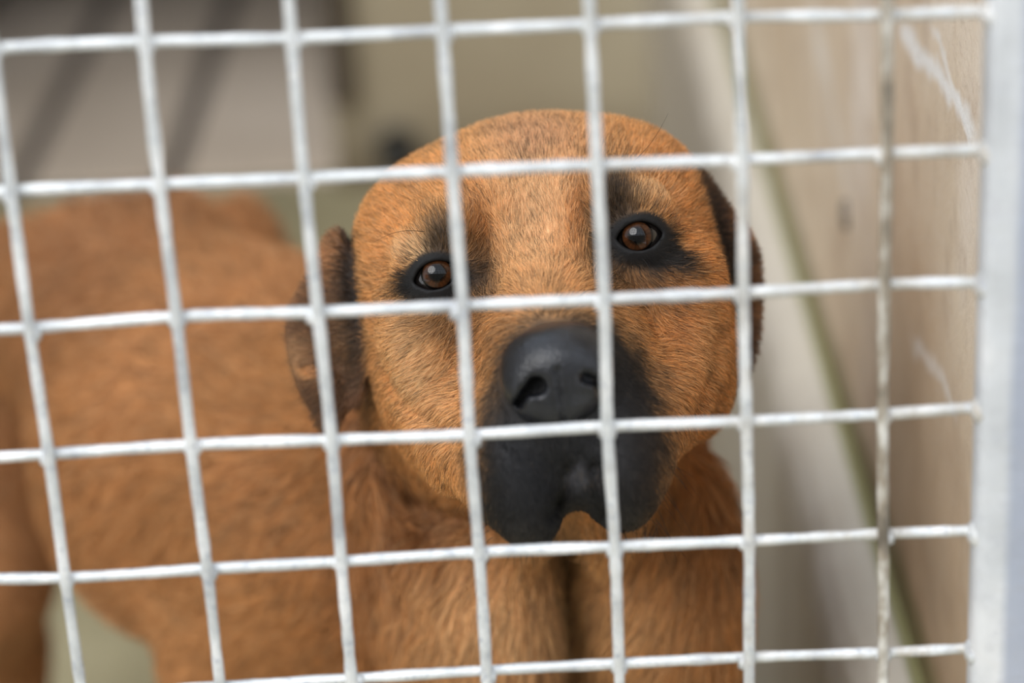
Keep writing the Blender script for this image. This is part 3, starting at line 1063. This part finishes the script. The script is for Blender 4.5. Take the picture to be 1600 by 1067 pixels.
# growth direction
src = np.array([-3., -22., 60.])
g = rl - src
g[:, 2] = -np.abs(g[:, 2]) * .55
g /= np.linalg.norm(g, axis=1)[:, None]
g[:, 1] += np.where(rl[:, 1] < -10, -.35, .0)
mz = (rl[:, 2] > 20)
g[mz] += np.array([0, -.9, -.8])
for e in EYES:
    dv = rl - e; r = np.linalg.norm(dv[:, :2], axis=1)[:, None] + 1e-6
    dd = dv.copy(); dd[:, 2] *= .2; dd /= np.linalg.norm(dd, axis=1)[:, None]
    k = np.exp(-(r / 24) ** 2)
    g = g * (1 - .75 * k) + dd * k * 1.1
wdir = np.tile([-.42, .42, -.55], (NH, 1))
wdir[(root[:, 0] > .08) & (root[:, 1] < .40)] = (-.15, .05, -1)
legs = root[:, 2] < .33
wdir[legs] = (0, .15, -1)
wl_ = wdir @ HB.T
g = g * headw[:, None] + wl_ * (1 - headw)[:, None]
sw = np.stack([noise3(rl, .05, 11), noise3(rl, .05, 12), noise3(rl, .05, 13)], 1)
sw2 = np.stack([noise3(rl, .25, 14), noise3(rl, .25, 15), noise3(rl, .25, 16)], 1)
g += (.22 * sw + .16 * sw2) * (1 + .9 * (1 - headw))[:, None] + rng.normal(0, .19, (NH, 3))
g -= (g * nl).sum(1)[:, None] * nl
g /= np.linalg.norm(g, axis=1)[:, None] + 1e-9
ln = 5.6 * headw + 17.0 * (1 - headw) * np.where(dep > 1.3, .9, 1.0)
ln = np.where(legs, 8., ln)
muz = poly_sd(np.stack([hx, hy], 1), MASK)
ln = ln * (1 - .55 * soft(-muz / 8) * headw)
for e in EYES:
    q_ = rl - e
    r = np.hypot(q_[:, 0] / 10.8, (q_[:, 1] - .3) / 7.4)
    ln = ln * (1 - .80 * soft((1.14 - r) / .05) * headw) * (1 - .5 * soft((2.0 - r) / .1) * (q_[:, 1] < -4))
earm = np.maximum(soft(-poly_sd(rl[:, :2], EL)), soft(-poly_sd(rl[:, :2], ER))) * (rl[:, 2] < -38)
ln = ln * (1 - .25 * earm)
ln *= rng.uniform(.6, 1.25, NH)
keep = np.ones(NH, bool)
for e in EYES:
    keep &= ~((np.hypot((rl[:, 0] - e[0]) / 10.8, (rl[:, 1] - e[1] - .3) / 7.2) < 1) & (rl[:, 2] > -25))
nd = nose_sdf(rl)
keep &= nd > 1.2
keep &= ln > .5
lift = (.46 * headw + .34 * (1 - headw)) * rng.uniform(.5, 1.4, NH)
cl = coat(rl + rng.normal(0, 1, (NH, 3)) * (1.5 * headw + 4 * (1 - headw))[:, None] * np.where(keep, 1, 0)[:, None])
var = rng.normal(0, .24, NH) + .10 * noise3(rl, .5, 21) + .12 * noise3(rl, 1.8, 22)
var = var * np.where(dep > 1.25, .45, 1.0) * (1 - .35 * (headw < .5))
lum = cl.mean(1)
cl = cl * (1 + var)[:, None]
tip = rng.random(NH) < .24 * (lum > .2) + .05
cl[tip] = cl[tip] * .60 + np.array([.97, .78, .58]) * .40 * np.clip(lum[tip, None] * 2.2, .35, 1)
dk = rng.random(NH) < .05 * (headw < .5) + .02
cl[dk] *= .45
cl /= np.maximum(cl.max(1, keepdims=True) / .97, 1)
sel = np.nonzero(keep)[0]; M = len(sel)
NP = 4
tt = np.linspace(0, 1, NP)
R0, L0, G0, N0, F0 = rl[sel], ln[sel], g[sel], nl[sel], lift[sel]
pts = (R0[:, None] - N0[:, None] * .3 + (tt[None, :, None] * L0[:, None, None]) * G0[:, None] * .96
       + (L0[:, None] * F0[:, None] * (tt[None] - .45 * tt[None] ** 2))[:, :, None] * N0[:, None] * 1.3)
pw = L2W(pts.reshape(-1, 3)).astype(np.float32)
rad = (.066 * headw + .14 * (1 - headw))[sel] * np.where(dep[sel] > 1.3, 1.5, 1.0) * 1e-3
rad = np.repeat(rad, NP).reshape(-1, NP) * np.array([1, 1, .8, .25])[None]

def hair_obj(name, counts, pos, radius, color, mat, parent):
    hc = bpy.data.hair_curves.new(name)
    hc.add_curves([int(c) for c in counts])
    hc.attributes['position'].data.foreach_set('vector', pos.astype(np.float32).ravel())
    ra = hc.attributes.get('radius') or hc.attributes.new('radius', 'FLOAT', 'POINT')
    ra.data.foreach_set('value', radius.astype(np.float32).ravel())
    at = hc.attributes.new('coat', 'FLOAT_COLOR', 'CURVE')
    at.data.foreach_set('color', np.concatenate([lin(np.clip(color, .01, 1)), np.ones((len(color), 1))], 1).astype(np.float32).ravel())
    hc.materials.append(mat)
    o = bpy.data.objects.new(name, hc); COL.objects.link(o); o.parent = parent
    return o
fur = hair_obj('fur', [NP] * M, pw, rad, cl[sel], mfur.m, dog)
fur['kind'] = 'stuff'
print('hairs', M)

# whiskers and long brow hairs
wp, wc = [], []
def whisker(a, b, bend, n=7):
    a, b = np.asarray(a), np.asarray(b)
    for t in np.linspace(0, 1, n): wp.append(a * (1 - t) + b * t + np.asarray(bend) * math.sin(math.pi * t))
    wc.append(n)
whisker(LP(985, 258, 1.03), LP(1044, 177, 1.02), (1, -1, 3))
whisker(LP(968, 262, 1.03), LP(984, 222, 1.02), (.5, 0, 2))
whisker(LP(664, 362, 1.01), LP(585, 378, 1.005), (0, 2, 2))
whisker(LP(1005, 405, 1.005), LP(1017, 440, 1.00), (1, 0, 2))
rw = np.random.default_rng(3)
for k in range(16):
    x0, y0 = rw.uniform(1005, 1036), rw.uniform(660, 815)
    whisker(LP(x0, y0, .975), LP(x0 + rw.uniform(25, 70), y0 + rw.uniform(10, 95), .985), (0, rw.uniform(0, 4), 3))
for k in range(16):
    x0, y0 = rw.uniform(754, 772), rw.uniform(660, 840)
    whisker(LP(x0, y0, .98), LP(x0 - rw.uniform(12, 50), y0 + rw.uniform(15, 80), .99), (0, rw.uniform(0, 4), 3))
for k in range(40):
    s_ = rw.random() < .5
    x0 = rw.uniform(770, 860) if s_ else rw.uniform(960, 1030)
    y0 = (838 if s_ else 825) + rw.uniform(-8, 8)
    whisker(LP(x0, y0, .975), LP(x0 + rw.uniform(-20, 20), y0 + rw.uniform(14, 55), .975), (0, 0, 3), 5)
wp = np.array(wp)
rr = np.concatenate([np.linspace(.13, .03, n) for n in wc]) * 1e-3
wk = hair_obj('whiskers', wc, L2W(wp), rr, np.tile([.08, .06, .05], (len(wc), 1)), mfur.m, dog)
wk['kind'] = 'stuff'
wk['label'] = 'long dark whiskers and brow hairs'
